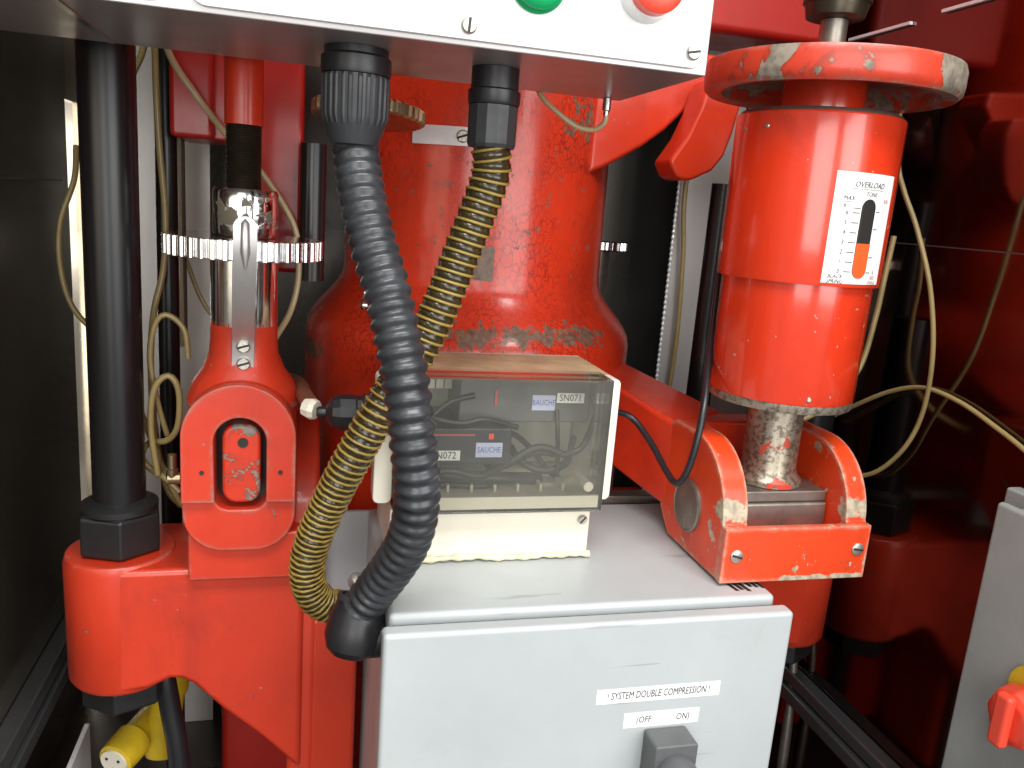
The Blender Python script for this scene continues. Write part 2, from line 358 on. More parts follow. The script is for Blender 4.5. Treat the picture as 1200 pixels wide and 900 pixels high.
# ------------------------------------------------------------------ setting
struct(obj('machine_deck', box(-0.8, 1.2, 0.3, 1.5, 0.46, 0.5), 'deck'))
struct(obj('back_wall', box(-0.342, 1.1, 1.40, 1.42, 0.5, 2.1), 'back'))
struct(obj('unseen_shade_roof', box(-0.36, 0.72, 0.80, 1.5, 1.95, 1.97), 'back'))  # out of view, added to darken the interior from above

g = thing('guard_panel', 'smoked glossy guard panel beside the thick black tie rod and nut', 'panel', (-0.33, 0.8, 0.5))
obj('panel', box(-0.342, -0.33, 0.28, 1.296, 0.5, 2.1), 'guard_l', g, 0.001)
obj('corner_post', box(-0.342, -0.322, 1.338, 1.399, 0.5, 2.1), 'guard_l', g, 0.001)
obj('upper_filler', box(-0.342, -0.331, 1.2965, 1.3375, 1.40, 2.1), 'guard_l', g)
obj('rail', join(box(-0.3295, -0.307, 0.28, 1.26, 0.655, 0.678), box(-0.3295, -0.301, 0.28, 1.26, 0.632, 0.653)), 'rail', g, 0.002)
obj('seam_strip', box(-0.3298, -0.328, 0.28, 1.26, 1.288, 1.2905), 'rail', g)
g = thing('guard_panel', 'dark mirrored guard panel carrying the grey switch box', 'panel', (0.69, 0.8, 0.5))
obj('panel', box(0.69, 0.705, 0.28, 1.38, 0.5, 2.1), 'guard', g, 0.002)
obj('rail', join(box(0.668, 0.6895, 0.28, 1.36, 0.674, 0.692), box(0.662, 0.6895, 0.28, 1.36, 0.652, 0.671)), 'rail', g, 0.003)
obj('seam_strip', box(0.6885, 0.6897, 0.28, 1.36, 1.2915, 1.2930), 'rail', g)
obj('reflection_strip', join(box(0.685, 0.6895, 0.885, 1.0, 1.5455, 1.549), box(0.685, 0.6895, 0.70, 0.835, 1.5485, 1.552)), 'alu', g)  # pale bars standing in for a bright reflection in the panel

o = tag(obj('steel_sheet', box(0.587, 0.688, 1.25, 1.254, 0.5, 1.75), 'sheet'), 'tall grey stainless sheet behind the red spring cylinder', 'sheet')
obj('edge_bead', sweep([(0.5835, 1.246, 0.55), (0.5835, 1.246, 1.7)], lambda s: 0.0026 + 0.0009 * math.sin(s * 700), 8, 0.0022, False), 'alu', o)
tag(obj('steel_sheet', box(-0.215, -0.125, 1.16, 1.164, 0.5, 1.8), 'sheet', None, 0.001), 'narrow stainless upright behind the tangle of nylon tubes', 'sheet')

# ------------------------------------------------------------------ red press frame
CX, CY = 0.222, 1.10
fr = thing('press_frame', 'large red cast press column with shoulder and side brackets', 'press frame', (CX, CY, 0.5))
colp = [(0.215, 0.5), (0.222, 0.80), (0.222, 1.105)]
for i in range(9):
    t = i / 8; colp.append((0.222 - 0.048 * (t * t * (3 - 2 * t)), 1.128 + 0.080 * t))
colp[3] = (0.2222, 1.126)
colp += [(0.1735, 1.22), (0.1725, 1.30), (0.172, 1.40), (0.172, 1.80)]
obj('column', lathe((CX, CY, 0), colp, 128), 'red_col', fr)
obj('maker_plate', join(lathe((CX, CY, 0), [(0.1725, 1.212), (0.1735, 1.212), (0.1735, 1.252), (0.1725, 1.252)], 8)) if False else
    ([(CX + 0.1742 * math.cos(a), CY + 0.1742 * math.sin(a), z) for z in (1.213, 1.253) for a in [R(-106 + 1.8 * i) for i in range(8)]],
     [(i, i + 1, i + 9, i + 8) for i in range(7)]), 'patch', fr)
# left bracket: boss + arm + foot, and its twin on the right
def bracket(s):
    bx = CX + s * 0.407; by = 0.87
    boss = lathe((bx, by, 0), [(0.050, 0.771), (0.0545, 0.778), (0.0555, 0.907), (0.053, 0.9165), (0.028, 0.9165)], 56)
    # front outline of the web in X (measured from the column axis), Z
    o_ = [(0.405, 0.9135), (0.218, 0.9145), (0.218, 0.664), (0.262, 0.712), (0.300, 0.748), (0.330, 0.781), (0.341, 0.788), (0.352, 0.789), (0.372, 0.780), (0.405, 0.7745)]
    web = prism([(CX + s * x, z) for x, z in o_], 0.8154, 0.945)
    return boss, web
for s in (-1, 1):
    boss, web = bracket(s)
    a = obj('bracket_arm', web, 'red_arm', fr, 0.007, 3)
    obj('boss', boss, 'red_arm', a, 0.002)
obj('foot_block', box(0.012, 0.0635, 0.8240, 0.866, 0.5, 0.846), 'red_arm', fr, 0.006, 3)
obj('gusset', prism([(0.8225, 0.5), (0.8225, 0.915), (0.835, 0.96), (0.88, 1.01), (0.99, 1.06), (1.0, 0.5)], -0.012, 0.019, 'YZ'), 'red_arm', fr, 0.008, 3)
obj('foot_block', box(0.386, 0.44, 0.885, 1.0, 0.5, 0.918), 'red_arm', fr, 0.012, 3)
obj('lower_body', box(-0.10, 0.62, 1.02, 1.30, 0.5, 0.82), 'red_shaded', fr, 0.01)
obj('upper_block', box(-0.142, -0.098, 0.94, 1.06, 1.345, 1.85), 'red_shaded', fr, 0.006)
obj('upper_block', box(-0.090, -0.006, 0.985, 1.12, 1.205, 1.85), 'red_shaded', fr, 0.006)
obj('upper_block', box(-0.104, -0.084, 0.955, 1.05, 1.345, 1.85), 'red_shaded', fr, 0.004)
obj('upper_block', box(0.45, 0.66, 1.0, 1.12, 1.535, 1.85), 'red_shaded', fr, 0.012)

# curved upper arms on the right of the column
a = thing('upper_arm', 'broad red curved arm rising from the column behind the control box', 'arm', (0.36, 1.0, 1.36))
obj('arm', prism([(0.33, 1.345), (0.352, 1.356), (0.397, 1.384), (0.425, 1.406), (0.450, 1.432), (0.475, 1.458), (0.492, 1.480), (0.488, 1.50), (0.33, 1.51)], 0.965, 1.02), 'red', a, 0.006, 3)
a = thing('upper_arm', 'red hooked arm hanging behind the spring cylinder top', 'arm', (0.45, 0.92, 1.35))
obj('arm', prism(arc(0.437, 1.372, 0.026, 235, 300, 4) + [(0.470, 1.360), (0.483, 1.378), (0.491, 1.405), (0.497, 1.44), (0.490, 1.462), (0.462, 1.468), (0.450, 1.452), (0.444, 1.427), (0.432, 1.396), (0.413, 1.366)], 0.915, 0.965), 'red', a, 0.005, 3)
obj('bearing', lathe((0.425, 1.16, 1.418), [(0.02, 0), (0.024, 0.006), (0.024, 0.10), (0.02, 0.106)], 32, (0.45, -0.4, 0.35)), 'steel', a)

# ------------------------------------------------------------------ tie rods
def rod(x, y, r, z0, z1, label, nut=None, low=None, name='tie_rod'):
    t = thing(name, label, 'rod', (x, y, z0), 'tie rods')
    obj('shaft', lathe((x, y, 0), [(r, z0), (r, z1)], 48), 'black_rod', t)
    if nut:
        n_ = obj('nut', hexagon((x, y, 0), nut[0], nut[1], nut[2], R(11)), 'black_nut', t, 0.002)
        obj('collar', lathe((x, y, 0), [(r + 0.012, nut[2]), (r + 0.012, nut[2] + 0.006), (r + 0.002, nut[2] + 0.012)], 40), 'black_nut', t)
    if low: obj('lower_nut', hexagon((x, y, 0), low[0], low[1], low[2], R(-3)), 'black_nut', t, 0.002)
    return t
rod(-0.185, 0.87, 0.0255, 0.745, 1.85, 'thick black tie rod with hexagon nut on the red bracket boss', (0.043, 0.917, 0.962), (0.044, 0.741, 0.7705))
rod(0.629, 0.87, 0.0255, 0.745, 1.20, 'black tie rod behind the spring cylinder, next to the mirrored panel', (0.043, 0.917, 0.962), (0.044, 0.741, 0.7705))
rod(-0.152, 0.985, 0.0115, 0.5, 1.85, 'thin black rod beside the thick tie rod and nylon tubes')
rod(0.005, 0.965, 0.0145, 1.20, 1.352, 'short black post beside the neck of the column')
rod(0.533, 1.0, 0.016, 0.5, 1.35, 'slim black rod behind the lever clevis and shaft')

# ------------------------------------------------------------------ left height adjuster
AX, AY = -0.060, 0.85
ad = thing('height_adjuster', 'red forked height adjuster with chrome gear ring and threaded stem', 'adjuster', (AX, AY, 0.91))
obj('stem', lathe((AX - 0.001, AY, 0), [(0.018, 1.357), (0.018, 1.80)], 40), 'red', ad)
th = [(0.0165, 1.29)]
z = 1.29
while z < 1.357: th += [(0.0172, z + 0.0008), (0.0158, z + 0.0020)]; z += 0.0024
obj('thread', lathe((AX - 0.001, AY, 0), th, 40), 'thread', ad)
obj('collar', lathe((AX + 0.001, AY, 0), [(0.0295, 1.2525), (0.031, 1.255), (0.031, 1.294), (0.029, 1.2975), (0.018, 1.2975)], 56), 'collar', ad)
pts = []
for k in range(40):
    a = 2 * PI * k / 40
    for da, r in ((-0.056, 0.0670), (-0.051, 0.0705), (-0.042, 0.0742), (-0.024, 0.0758), (0.024, 0.0758), (0.042, 0.0742), (0.051, 0.0705), (0.056, 0.0670)): pts.append((AX + r * math.cos(a + da), AY + r * math.sin(a + da)))
obj('gear_ring', prism(pts, 1.2325, 1.2515, 'XY'), 'chrome', ad, 0.0008)
obj('sleeve', lathe((AX, AY, 0), [(0.0325, 1.165), (0.0325, 1.232)], 56), 'chrome', ad)
neck = [(0.056, 1.085), (0.050, 1.105), (0.040, 1.120), (0.034, 1.135), (0.0325, 1.15), (0.0325, 1.1685), (0.030, 1.171)]
obj('neck', lathe((AX, AY, 0), neck, 48), 'red_fork', ad)
body = [(-0.053, 0.92)] + [(-0.053, 1.075), (-0.050, 1.095), (-0.042, 1.108), (0.042, 1.108), (0.050, 1.095), (0.053, 1.075), (0.053, 0.92)]
obj('fork_body', prism([(AX + x, z_) for x, z_ in body], 0.830, 0.905), 'red_fork', ad, 0.008, 3)
# slotted face plate: star-shaped loops, outer and slot
def raydist(poly, c, a):
    d = Vector((math.cos(a), math.sin(a))); best = 0
    for i in range(len(poly)):
        p = Vector(poly[i]) - Vector(c); q = Vector(poly[(i + 1) % len(poly)]) - Vector(c); e = q - p
        den = d.x * e.y - d.y * e.x
        if abs(den) < 1e-12: continue
        t = (p.x * e.y - p.y * e.x) / den; u = (p.x * d.y - p.y * d.x) / den
        if t > 0 and -1e-6 <= u <= 1 + 1e-6: best = max(best, t)
    return best
outer = arc(AX, 1.062, 0.0535, 0, 180, 20) + arc(AX - 0.0135, 0.982, 0.04, 180, 262, 8) + arc(AX + 0.0135, 0.982, 0.04, 278, 360, 8)
slot = arc(AX + 0.001, 1.058, 0.0245, 0, 180, 16) + arc(AX - 0.0095, 1.0, 0.014, 180, 270, 6) + arc(AX + 0.0115, 1.0, 0.014, 270, 360, 6)
N = 96; cc = (AX, 1.03); V = []; F = []
for y, pl in ((0.794, outer), (0.794, slot), (0.8295, outer), (0.8295, slot)):
    for i in range(N):
        a_ = 2 * PI * i / N; t = raydist(pl, cc, a_); V.append((cc[0] + t * math.cos(a_), y, cc[1] + t * math.sin(a_)))
for i in range(N):
    j = (i + 1) % N; F += [(i, j, N + j, N + i), (2 * N + i, 3 * N + i, 3 * N + j, 2 * N + j), (i, 2 * N + i, 2 * N + j, j), (N + i, N + j, 3 * N + j, 3 * N + i)]
obj('slot_plate', (V, F), 'red_fork', ad, 0.0018)
hs = [(AX + 0.0535, 0.996)] + arc(AX, 1.062, 0.0535, 0, 180, 28) + [(AX - 0.0535, 0.996), (AX - 0.0225, 0.996)] + arc(AX + 0.001, 1.058, 0.0245, 180, 0, 20) + [(AX + 0.0255, 0.996)]
hp = obj('face_plate', prism(hs, 0.786, 0.7935), 'red_fork', ad, 0.0016)
for dx in (-0.034, 0.039): obj('pin_hole', lathe((AX + dx, 0.7856, 1.028), [(0.0022, 0), (0.0022, 0.0008)], 12, (0, -1, 0)), 'slot', hp)
obj('pocket_shade', box(AX - 0.03, AX + 0.03, 0.8270, 0.8285, 0.975, 1.09), 'black_fill', ad)  # black sheet standing in for the shade inside the slot
blk = obj('eccentric_block', prism(rrect(AX - 0.0165, AX + 0.0195, 0.992, 1.073, 0.014), 0.797, 0.8265), 'red_block', ad, 0.004, 3)
obj('grease_hole', lathe((AX + 0.003, 0.7966, 1.055), [(0.005, 0), (0.005, 0.0008)], 20, (0, -1, 0)), 'slot', blk)
obj('mounting_pad', box(AX - 0.050, AX + 0.062, 0.803, 0.83, 0.906, 0.958), 'red_fork', ad, 0.003)
# indicator strip, bent back onto the neck
prof = [(0.7655, 1.264), (0.7655, 1.25), (0.770, 1.225), (0.801, 1.165), (0.8095, 1.158), (0.8135, 1.150), (0.8145, 1.124)]
xs = [-0.0535, -0.0535, -0.0545, -0.0575, -0.058, -0.0583, -0.059]
V = []; F = []
for (y, z_), x in zip(prof, xs):
    w = 0.0105
    for dx, dy in ((-w, 0), (w, 0), (w, 0.0016), (-w, 0.0016)): V.append((x + dx, y + dy, z_))
for j in range(len(prof) - 1):
    for i in range(4): F.append((j * 4 + i, j * 4 + (i + 1) % 4, j * 4 + 4 + (i + 1) % 4, j * 4 + 4 + i))
F += [(3, 2, 1, 0), tuple(range(len(V) - 4, len(V)))]
st = obj('indicator_strip', (V, F), 'strip', ad, 0.0006)
obj('pointer', join(prism(arc(-0.0535, 1.2635, 0.0105, 0, 180, 12), 0.7655, 0.7671), lathe((-0.0535, 0.7662, 1.272), [(0.0005, 0), (0.004, 0.004), (0.0046, 0.03), (0.0005, 0.046)], 16, (0, 0.03, -1))), 'strip', st)
for z_ in (1.148, 1.1305): screw((-0.058, 0.8140 if z_ < 1.14 else 0.8135, z_), 0.0066, (0, -1, 0), st, 0.3, h=0.0035)

# ------------------------------------------------------------------ grey back plate, cabinet
bp = thing('mounting_plate', 'grey steel mounting plate behind the control cabinet', 'plate', (0.25, 0.872, 0.8))
obj('plate', box(0.026, 0.470, 0.868, 0.8745, 0.80, 0.952), 'cab2', bp, 0.001)
for x, z_ in ((0.063, 0.868), (0.443, 0.938)):
    w = obj('washer', lathe((x, 0.868, z_), [(0.0105, 0), (0.0105, 0.0018), (0.005, 0.002)], 24, (0, -1, 0)), 'steel', bp)
    obj('bolt_head', lathe((x, 0.866, z_), [(0.0062, 0), (0.0062, 0.004), (0.004, 0.0055)], 20, (0, -1, 0)), 'screw', w)
tag(obj('support_bar', box(0.30, 0.60, 0.874 + 0.004, 0.90, 0.950, 0.962), 'dull', None, 0.002), 'dull steel bar running behind the cabinet top to the clevis', 'bar')

cb = thing('control_cabinet', 'pale grey steel control cabinet with key switch on its door', 'cabinet', (0.257, 0.74, 0.5))
obj('body', box(0.073, 0.441, 0.6225, 0.867, 0.5, 0.957), 'cab', cb, 0.005, 3)
obj('door', box(0.0665, 0.4485, 0.600, 0.618, 0.505, 0.951), 'cab', cb, 0.0045, 3)
obj('door_seal', box(0.076, 0.438, 0.6175, 0.623, 0.52, 0.947), 'black', cb)
FY = 0.5997
def label_strip(x0, x1, z0, z1, skew, parent, words, size):
    s = obj('label_strip', ([(x0, FY, z0), (x1, FY, z0), (x1 + skew, FY, z1), (x0 + skew, FY, z1), (x0, FY + 0.0004, z0), (x1, FY + 0.0004, z0), (x1 + skew, FY + 0.0004, z1), (x0 + skew, FY + 0.0004, z1)],
        [(0, 1, 2, 3), (4, 7, 6, 5), (0, 4, 5, 1), (1, 5, 6, 2), (2, 6, 7, 3), (3, 7, 4, 0)]), 'white', parent, smooth=0)
    for w, x, sx in words:
        obj('lettering', text(w, size, lambda u, v: (x + u, FY - 0.0003, (z0 + z1) / 2 + v), 0.12, sx), 'ink', s, smooth=0, fix=False)
label_strip(0.2585, 0.3805, 0.8705, 0.8850, 0.0, cb, [('! SYSTEM DOUBLE COMPRESSION !', 0.3195, 0.62)], 0.0105)
label_strip(0.2875, 0.3625, 0.8438, 0.8590, 0.0, cb, [('(OFF', 0.307, 0.75), ('ON)', 0.346, 0.75)], 0.0095)
ks = obj('key_switch', prism(rrect(0.3085, 0.3505, 0.796, 0.842, 0.003), 0.572, 0.5995), 'amp_g', cb, 0.002)
obj('barrel', lathe((0.3300, 0.5718, 0.815), [(0.0185, 0), (0.0185, 0.016), (0.0165, 0.0185)], 40, (0, -1, 0)), 'amp_g', ks)
kf = obj('key_face', lathe((0.3300, 0.5533, 0.815), [(0.0155, 0), (0.0155, 0.0012)], 36, (0, -1, 0)), 'black', ks)
obj('key_slot', lathe((0.326, 0.5521, 0.818), [(0.0016, 0), (0.0016, 0.009)], 8, (0.8, 0, -0.6)), 'brass', ks)
random.seed(4)
for k in range(6):
    x = 0.405 + 0.006 * k; y = 0.632 + random.random() * 0.01
    tag_ = obj('dark_mark', ([(x, y, 0.9574), (x + 0.004, y, 0.9574), (x + 0.003 - 0.005, y + 0.03 + random.random() * 0.012, 0.9574), (x - 0.006, y + 0.03, 0.9574)], [(0, 1, 2, 3)]), 'black_fill', cb, smooth=0)  # row of short dark streaks on the cabinet top

# ------------------------------------------------------------------ junction box
jb = thing('junction_box', 'cream junction box with clear smoky cover on the grey cabinet', 'box', (0.185, 0.77, 0.957))
obj('base', box(0.081, 0.283, 0.722, 0.85, 0.9575, 1.012), 'cream', jb, 0.002)
obj('sealant_bead', sweep([(0.079, 0.7205, 0.960), (0.12, 0.7185, 0.961), (0.16, 0.7195, 0.962), (0.20, 0.718, 0.9605), (0.24, 0.7195, 0.9612), (0.2845, 0.7195, 0.961)], lambda s: 0.0028 + 0.0007 * math.sin(s * 190) + 0.0006 * math.sin(s * 470), 10, 0.003), 'sealant', jb)
for x, z_ in ((0.0895, 0.9875), (0.2745, 0.998)): screw((x, 0.7215, z_), 0.0048, (0, -1, 0), jb, 0.9)
# rear tray walls
obj('tray', join(box(0.082, 0.300, 0.846, 0.852, 1.014, 1.1415), box(0.082, 0.300, 0.745, 0.8455, 1.0135, 1.0185)), 'cream', jb, 0.001)
obj('top_wall', box(0.082, 0.300, 0.745, 0.8455, 1.1375, 1.142), 'tan', jb, 0.0015)
for x0, x1 in ((0.064, 0.0818), (0.2865, 0.3015)):
    obj('end_flange', prism(rrect(x0, x1, 1.018, 1.143, 0.006), 0.722, 0.745), 'cream', jb, 0.0015)
obj('end_wall', box(0.0785, 0.0815, 0.7455, 0.845, 1.02, 1.137), 'cream', jb)
obj('end_wall', box(0.2965, 0.2995, 0.7455, 0.845, 1.02, 1.137), 'cream', jb)
obj('gland_plate', box(0.085, 0.294, 0.838, 0.8445, 1.020, 1.1365), 'innerback', jb, 0.001)
for k in range(7):
    obj('tray_rib', box(0.115 + 0.024 * k, 0.1175 + 0.024 * k, 0.748, 0.775, 1.0187, 1.026), 'cream', jb)
obj('tray_lip', join(box(0.0855, 0.2835, 0.7112, 0.7448, 1.0163, 1.0192), box(0.0855, 0.2835, 0.7072, 0.7110, 1.0163, 1.0285)), 'cream', jb)
# cover shell (front sheet with four short returns)
def shell(x0, x1, y0, y1, z0, z1, t):
    return join(box(x0, x1, y0, y0 + t, z0, z1), box(x0, x1, y0 + t, y1, z1 - t, z1), box(x0, x1, y0 + t, y1, z0, z0 + t), box(x0, x0 + t, y0 + t, y1, z0 + t, z1 - t), box(x1 - t, x1, y0 + t, y1, z0 + t, z1 - t))
obj('clear_cover', shell(0.0825, 0.2862, 0.7035, 0.7445, 1.0135, 1.1455, 0.0025), 'clear', jb)
obj('cover_post', lathe((0.272, 0.7063, 1.038), [(0.005, 0), (0.005, 0.03)], 16, (0, 1, 0)), 'cream', jb)
gl = obj('cable_gland', lathe((0.063, 0.755, 1.098), [(0.017, 0), (0.0185, 0.003), (0.0185, 0.008), (0.0165, 0.0095), (0.0165, 0.014), (0.0175, 0.016), (0.0175, 0.030), (0.0145, 0.037), (0.010, 0.041), (0.006, 0.043)], 12, (-1, 0, 0)), 'black', jb, smooth=20)
obj('gland_stub', lathe((0.020, 0.755, 1.098), [(0.0055, 0), (0.0055, 0.006), (0.004, 0.0085)], 14, (-1, 0, 0)), 'black', gl)
tag(obj('rubber_hose', sweep([(-0.045, 0.955, 1.085), (-0.010, 0.915, 1.090), (0.000, 0.84, 1.094), (0.007, 0.775, 1.098)], 0.0085, 14), 'rubber'), 'short brown rubber hose leading to the black gland', 'hose')
tag(obj('hose_tape', lathe((0.012, 0.766, 1.097), [(0.009, 0), (0.0105, 0.005), (0.0085, 0.013)], 9, (-0.85, 0.5, 0.1)), 'cream', smooth=0), 'crumpled pale tape at the brown hose end by the gland', 'tape')
# contents
m1 = thing('sensor_module', 'long dark sensor module with SN071 strip inside the clear box', 'module', (0.22, 0.80, 1.09), 'sensor modules in the clear box')
obj('case', box(0.150, 0.288, 0.768, 0.836, 1.086, 1.134), 'amp_g', m1, 0.002)
obj('indicator', box(0.186, 0.1885, 0.7665, 0.7685, 1.104, 1.120), 'ink_r', m1)
def jlabel(x0, x1, z0, z1, y, mat, s, size, ink, parent, name, sx=0.8):
    p = obj(name, box(x0, x1, y, y + 0.0005, z0, z1), mat, parent, smooth=0)
    obj('lettering', text(s, size, lambda u, v: ((x0 + x1) / 2 + u, y - 0.0003, (z0 + z1) / 2 + v), 0, sx), ink, p, smooth=0, fix=False)
jlabel(0.2255, 0.2500, 1.0990, 1.1150, 0.7672, 'lilac', 'BAUCHE', 0.0085, 'ink_b', m1, 'blue_sticker', 0.75)
jlabel(0.2510, 0.2805, 1.1075, 1.1180, 0.7657, 'white', 'SN071', 0.0105, 'ink', m1, 'serial_strip', 0.85)
m2 = thing('sensor_module', 'lower dark sensor module with SN072 strip inside the clear box', 'module', (0.15, 0.78, 1.04), 'sensor modules in the clear box')
obj('case', box(0.098, 0.202, 0.748, 0.832, 1.047, 1.085), 'amp', m2, 0.002)
obj('red_line', box(0.120, 0.164, 0.7472, 0.7482, 1.0775, 1.079), 'ink_r', m2)
obj('indicator', box(0.178, 0.183, 0.7472, 0.7482, 1.074, 1.0795), 'redbtn', m2)
jlabel(0.1655, 0.1925, 1.0555, 1.0705, 0.7468, 'lilac', 'SAUCHE', 0.0085, 'ink_b', m2, 'blue_sticker', 0.75)
jlabel(0.118, 0.150, 1.0525, 1.0625, 0.7464, 'white', 'SN072', 0.0105, 'ink', m2, 'serial_strip', 0.85)
tag(obj('terminal_block', join(*[box(0.122 + 0.009 * k, 0.130 + 0.009 * k, 0.80, 0.83, 1.112, 1.134) for k in range(3)]), 'cream', None, 0.001), 'pale terminal block in the upper corner of the clear box', 'terminal')
for P, r, lb in (
    ([(0.122, 0.762, 1.093), (0.141, 0.766, 1.107), (0.165, 0.766, 1.114)], 0.003, 'dark cable slanting to the upper module inside the clear box'),
    ([(0.202, 0.765, 1.076), (0.214, 0.770, 1.070), (0.234, 0.778, 1.052), (0.249, 0.778, 1.033), (0.262, 0.778, 1.023)], 0.003, 'dark cable from the lower module dropping to the tray'),
    ([(0.287, 0.762, 1.118), (0.2925, 0.760, 1.100), (0.2925, 0.772, 1.075), (0.283, 0.772, 1.056), (0.262, 0.772, 1.050), (0.236, 0.776, 1.051), (0.205, 0.782, 1.034)], 0.0034, 'dark cable looping round the right end of the clear box'),
    ([(0.10, 0.77, 1.037), (0.13, 0.752, 1.037), (0.165, 0.750, 1.034), (0.205, 0.756, 1.030), (0.24, 0.77, 1.025)], 0.0065, 'thick dark sleeved cable lying under the lower module'),
    ([(0.110, 0.755, 1.0225), (0.14, 0.757, 1.0235), (0.18, 0.756, 1.0225), (0.197, 0.775, 1.024), (0.19, 0.80, 1.03)], 0.0035, 'dark cable lying on the floor of the clear box'),
    ([(0.10, 0.742, 1.033), (0.135, 0.738, 1.045), (0.17, 0.742, 1.038), (0.20, 0.755, 1.046), (0.235, 0.765, 1.06), (0.265, 0.765, 1.052)], 0.004, 'dark cable snaking in front of the lower module'),
    ([(0.105, 0.76, 1.10), (0.125, 0.748, 1.094), (0.15, 0.748, 1.09), (0.175, 0.752, 1.093), (0.21, 0.76, 1.083)], 0.003, 'dark cable lying along the top of the lower module'),
    ([(0.215, 0.80, 1.05), (0.222, 0.78, 1.04), (0.245, 0.77, 1.033), (0.27, 0.775, 1.04), (0.285, 0.80, 1.06)], 0.004, 'dark cable sagging low beside the cover post'),
    ([(0.252, 0.766, 1.10), (0.254, 0.762, 1.075), (0.258, 0.768, 1.05), (0.259, 0.766, 1.028)], 0.0024, 'thin dark wire hanging from the upper module')):
    tag(obj('cable', sweep(P, r, 10, 0.003), 'cable_g'), lb, 'cable', 'cables inside the clear box')

# ------------------------------------------------------------------ control box above
co = thing('control_box', 'white faced steel control box with green and red push buttons', 'control box', (0.0, 0.69, 1.408))
obj('housing', box(-0.60, 0.2935, 0.602, 0.782, 1.4085, 1.62), 'box_under', co, 0.001)
obj('side_seam', box(-0.163, -0.158, 0.606, 0.778, 1.4075, 1.4084), 'steel', co)
fp = obj('face_plate', prism(rrect(-0.078, 0.2905, 1.4125, 1.60, 0.012), 0.5985, 0.6018), 'plate', co, 0.0008)
fp2 = obj('face_plate', prism(rrect(-0.50, -0.090, 1.4125, 1.60, 0.012), 0.5985, 0.6018), 'plate', co, 0.0008)
for x, z_, r_ in ((0.107, 1.4215, 1.5), (0.279, 1.4235, 0.2), (-0.062, 1.426, 0.8)): screw((x, 0.5985, z_), 0.0058, (0, -1, 0), fp, r_)
screw((-0.108, 0.5985, 1.432), 0.0058, (0, -1, 0), fp2, 1.1)
obj('green_button', lathe((0.155, 0.5985, 1.4555), [(0.0205, 0), (0.0205, 0.002), (0.0185, 0.004), (0.0185, 0.009), (0.016, 0.0115), (0.008, 0.0125)], 48, (0, -1, 0)), 'green', co)
rb = obj('red_button', lathe((0.238, 0.5985, 1.461), [(0.0195, 0.013), (0.0195, 0.022), (0.0165, 0.0245), (0.008, 0.0255)], 48, (0, -1, 0)), 'redbtn', co)
obj('bezel', lathe((0.238, 0.5985, 1.461), [(0.0225, 0), (0.0215, 0.005), (0.0208, 0.0128)], 48, (0, -1, 0)), 'plate', rb)
ft = obj('air_fitting', lathe((0.316 - 0.04, 0.77, 1.392), [(0.0025, 0), (0.0028, 0.004), (0.004, 0.005), (0.004, 0.016)], 16), 'steel', co)

# ------------------------------------------------------------------ black corrugated conduit
bc = thing('corrugated_conduit', 'black corrugated conduit curving from the control box to the cabinet side', 'conduit', (0.05, 0.655, 0.92))
path = [(0.036,0.668,1.333),(0.038,0.655,1.315),(0.042,0.638,1.290),(0.050,0.620,1.259),(0.058,0.605,1.233),(0.066,0.592,1.200),(0.073,0.583,1.166),(0.079,0.578,1.128),(0.084,0.580,1.094),(0.086,0.588,1.063),(0.083,0.602,1.032),(0.074,0.620,1.002),(0.063,0.638,0.974),(0.053,0.648,0.953)]
PITCH = 0.0113
def corr(s):
    t = (s / PITCH) % 1.0
    return 0.0156 + 0.0029 * (0.5 + 0.5 * math.cos(2 * PI * t)) ** 0.8
obj('hose', sweep(path, corr, 28, PITCH / 8), 'conduit', bc, smooth=60)
rib = lambda a, h: 1.0 + (0.022 * (1 if math.sin(a * 26) > 0 else -1) if 1.358 < h < 1.388 else 0)
obj('top_gland', lathe((0.034, 0.668, 0), [(0.014, 1.336), (0.0185, 1.338), (0.0195, 1.341), (0.0235, 1.352), (0.0255, 1.3585), (0.0258, 1.386), (0.0252, 1.3885)], 156, rfun=rib), 'gland', bc, smooth=25)
obj('lock_collar', lathe((0.034, 0.668, 0), [(0.0262, 1.389), (0.0268, 1.3915), (0.0268, 1.4015), (0.0245, 1.4035), (0.0245, 1.4082)], 48), 'black', bc)
ax = (Vector((0.040, 0.642, 0.905)) - Vector((0.050, 0.656, 0.950))).normalized()
obj('elbow_gland', lathe((0.052, 0.657, 0.953), [(0.016, -0.003), (0.0205, 0.0), (0.0215, 0.005), (0.0240, 0.012), (0.0252, 0.022), (0.0252, 0.032), (0.0215, 0.042), (0.014, 0.048), (0.006, 0.049)], 14, tuple(ax)), 'black', bc, 0.0012, smooth=30)
obj('gland_ring', lathe((0.052, 0.657, 0.953), [(0.0180, -0.0045), (0.0212, -0.0045), (0.0212, 0.0005), (0.0180, 0.0005)], 36, tuple(ax), closed=True), 'gland', bc)
obj('gland_thread', lathe((0.046, 0.65, 0.922), [(0.014, 0), (0.014, 0.012), (0.018, 0.0125), (0.018, 0.0265)], 24, (1, 0, 0)), 'black', bc, smooth=30)

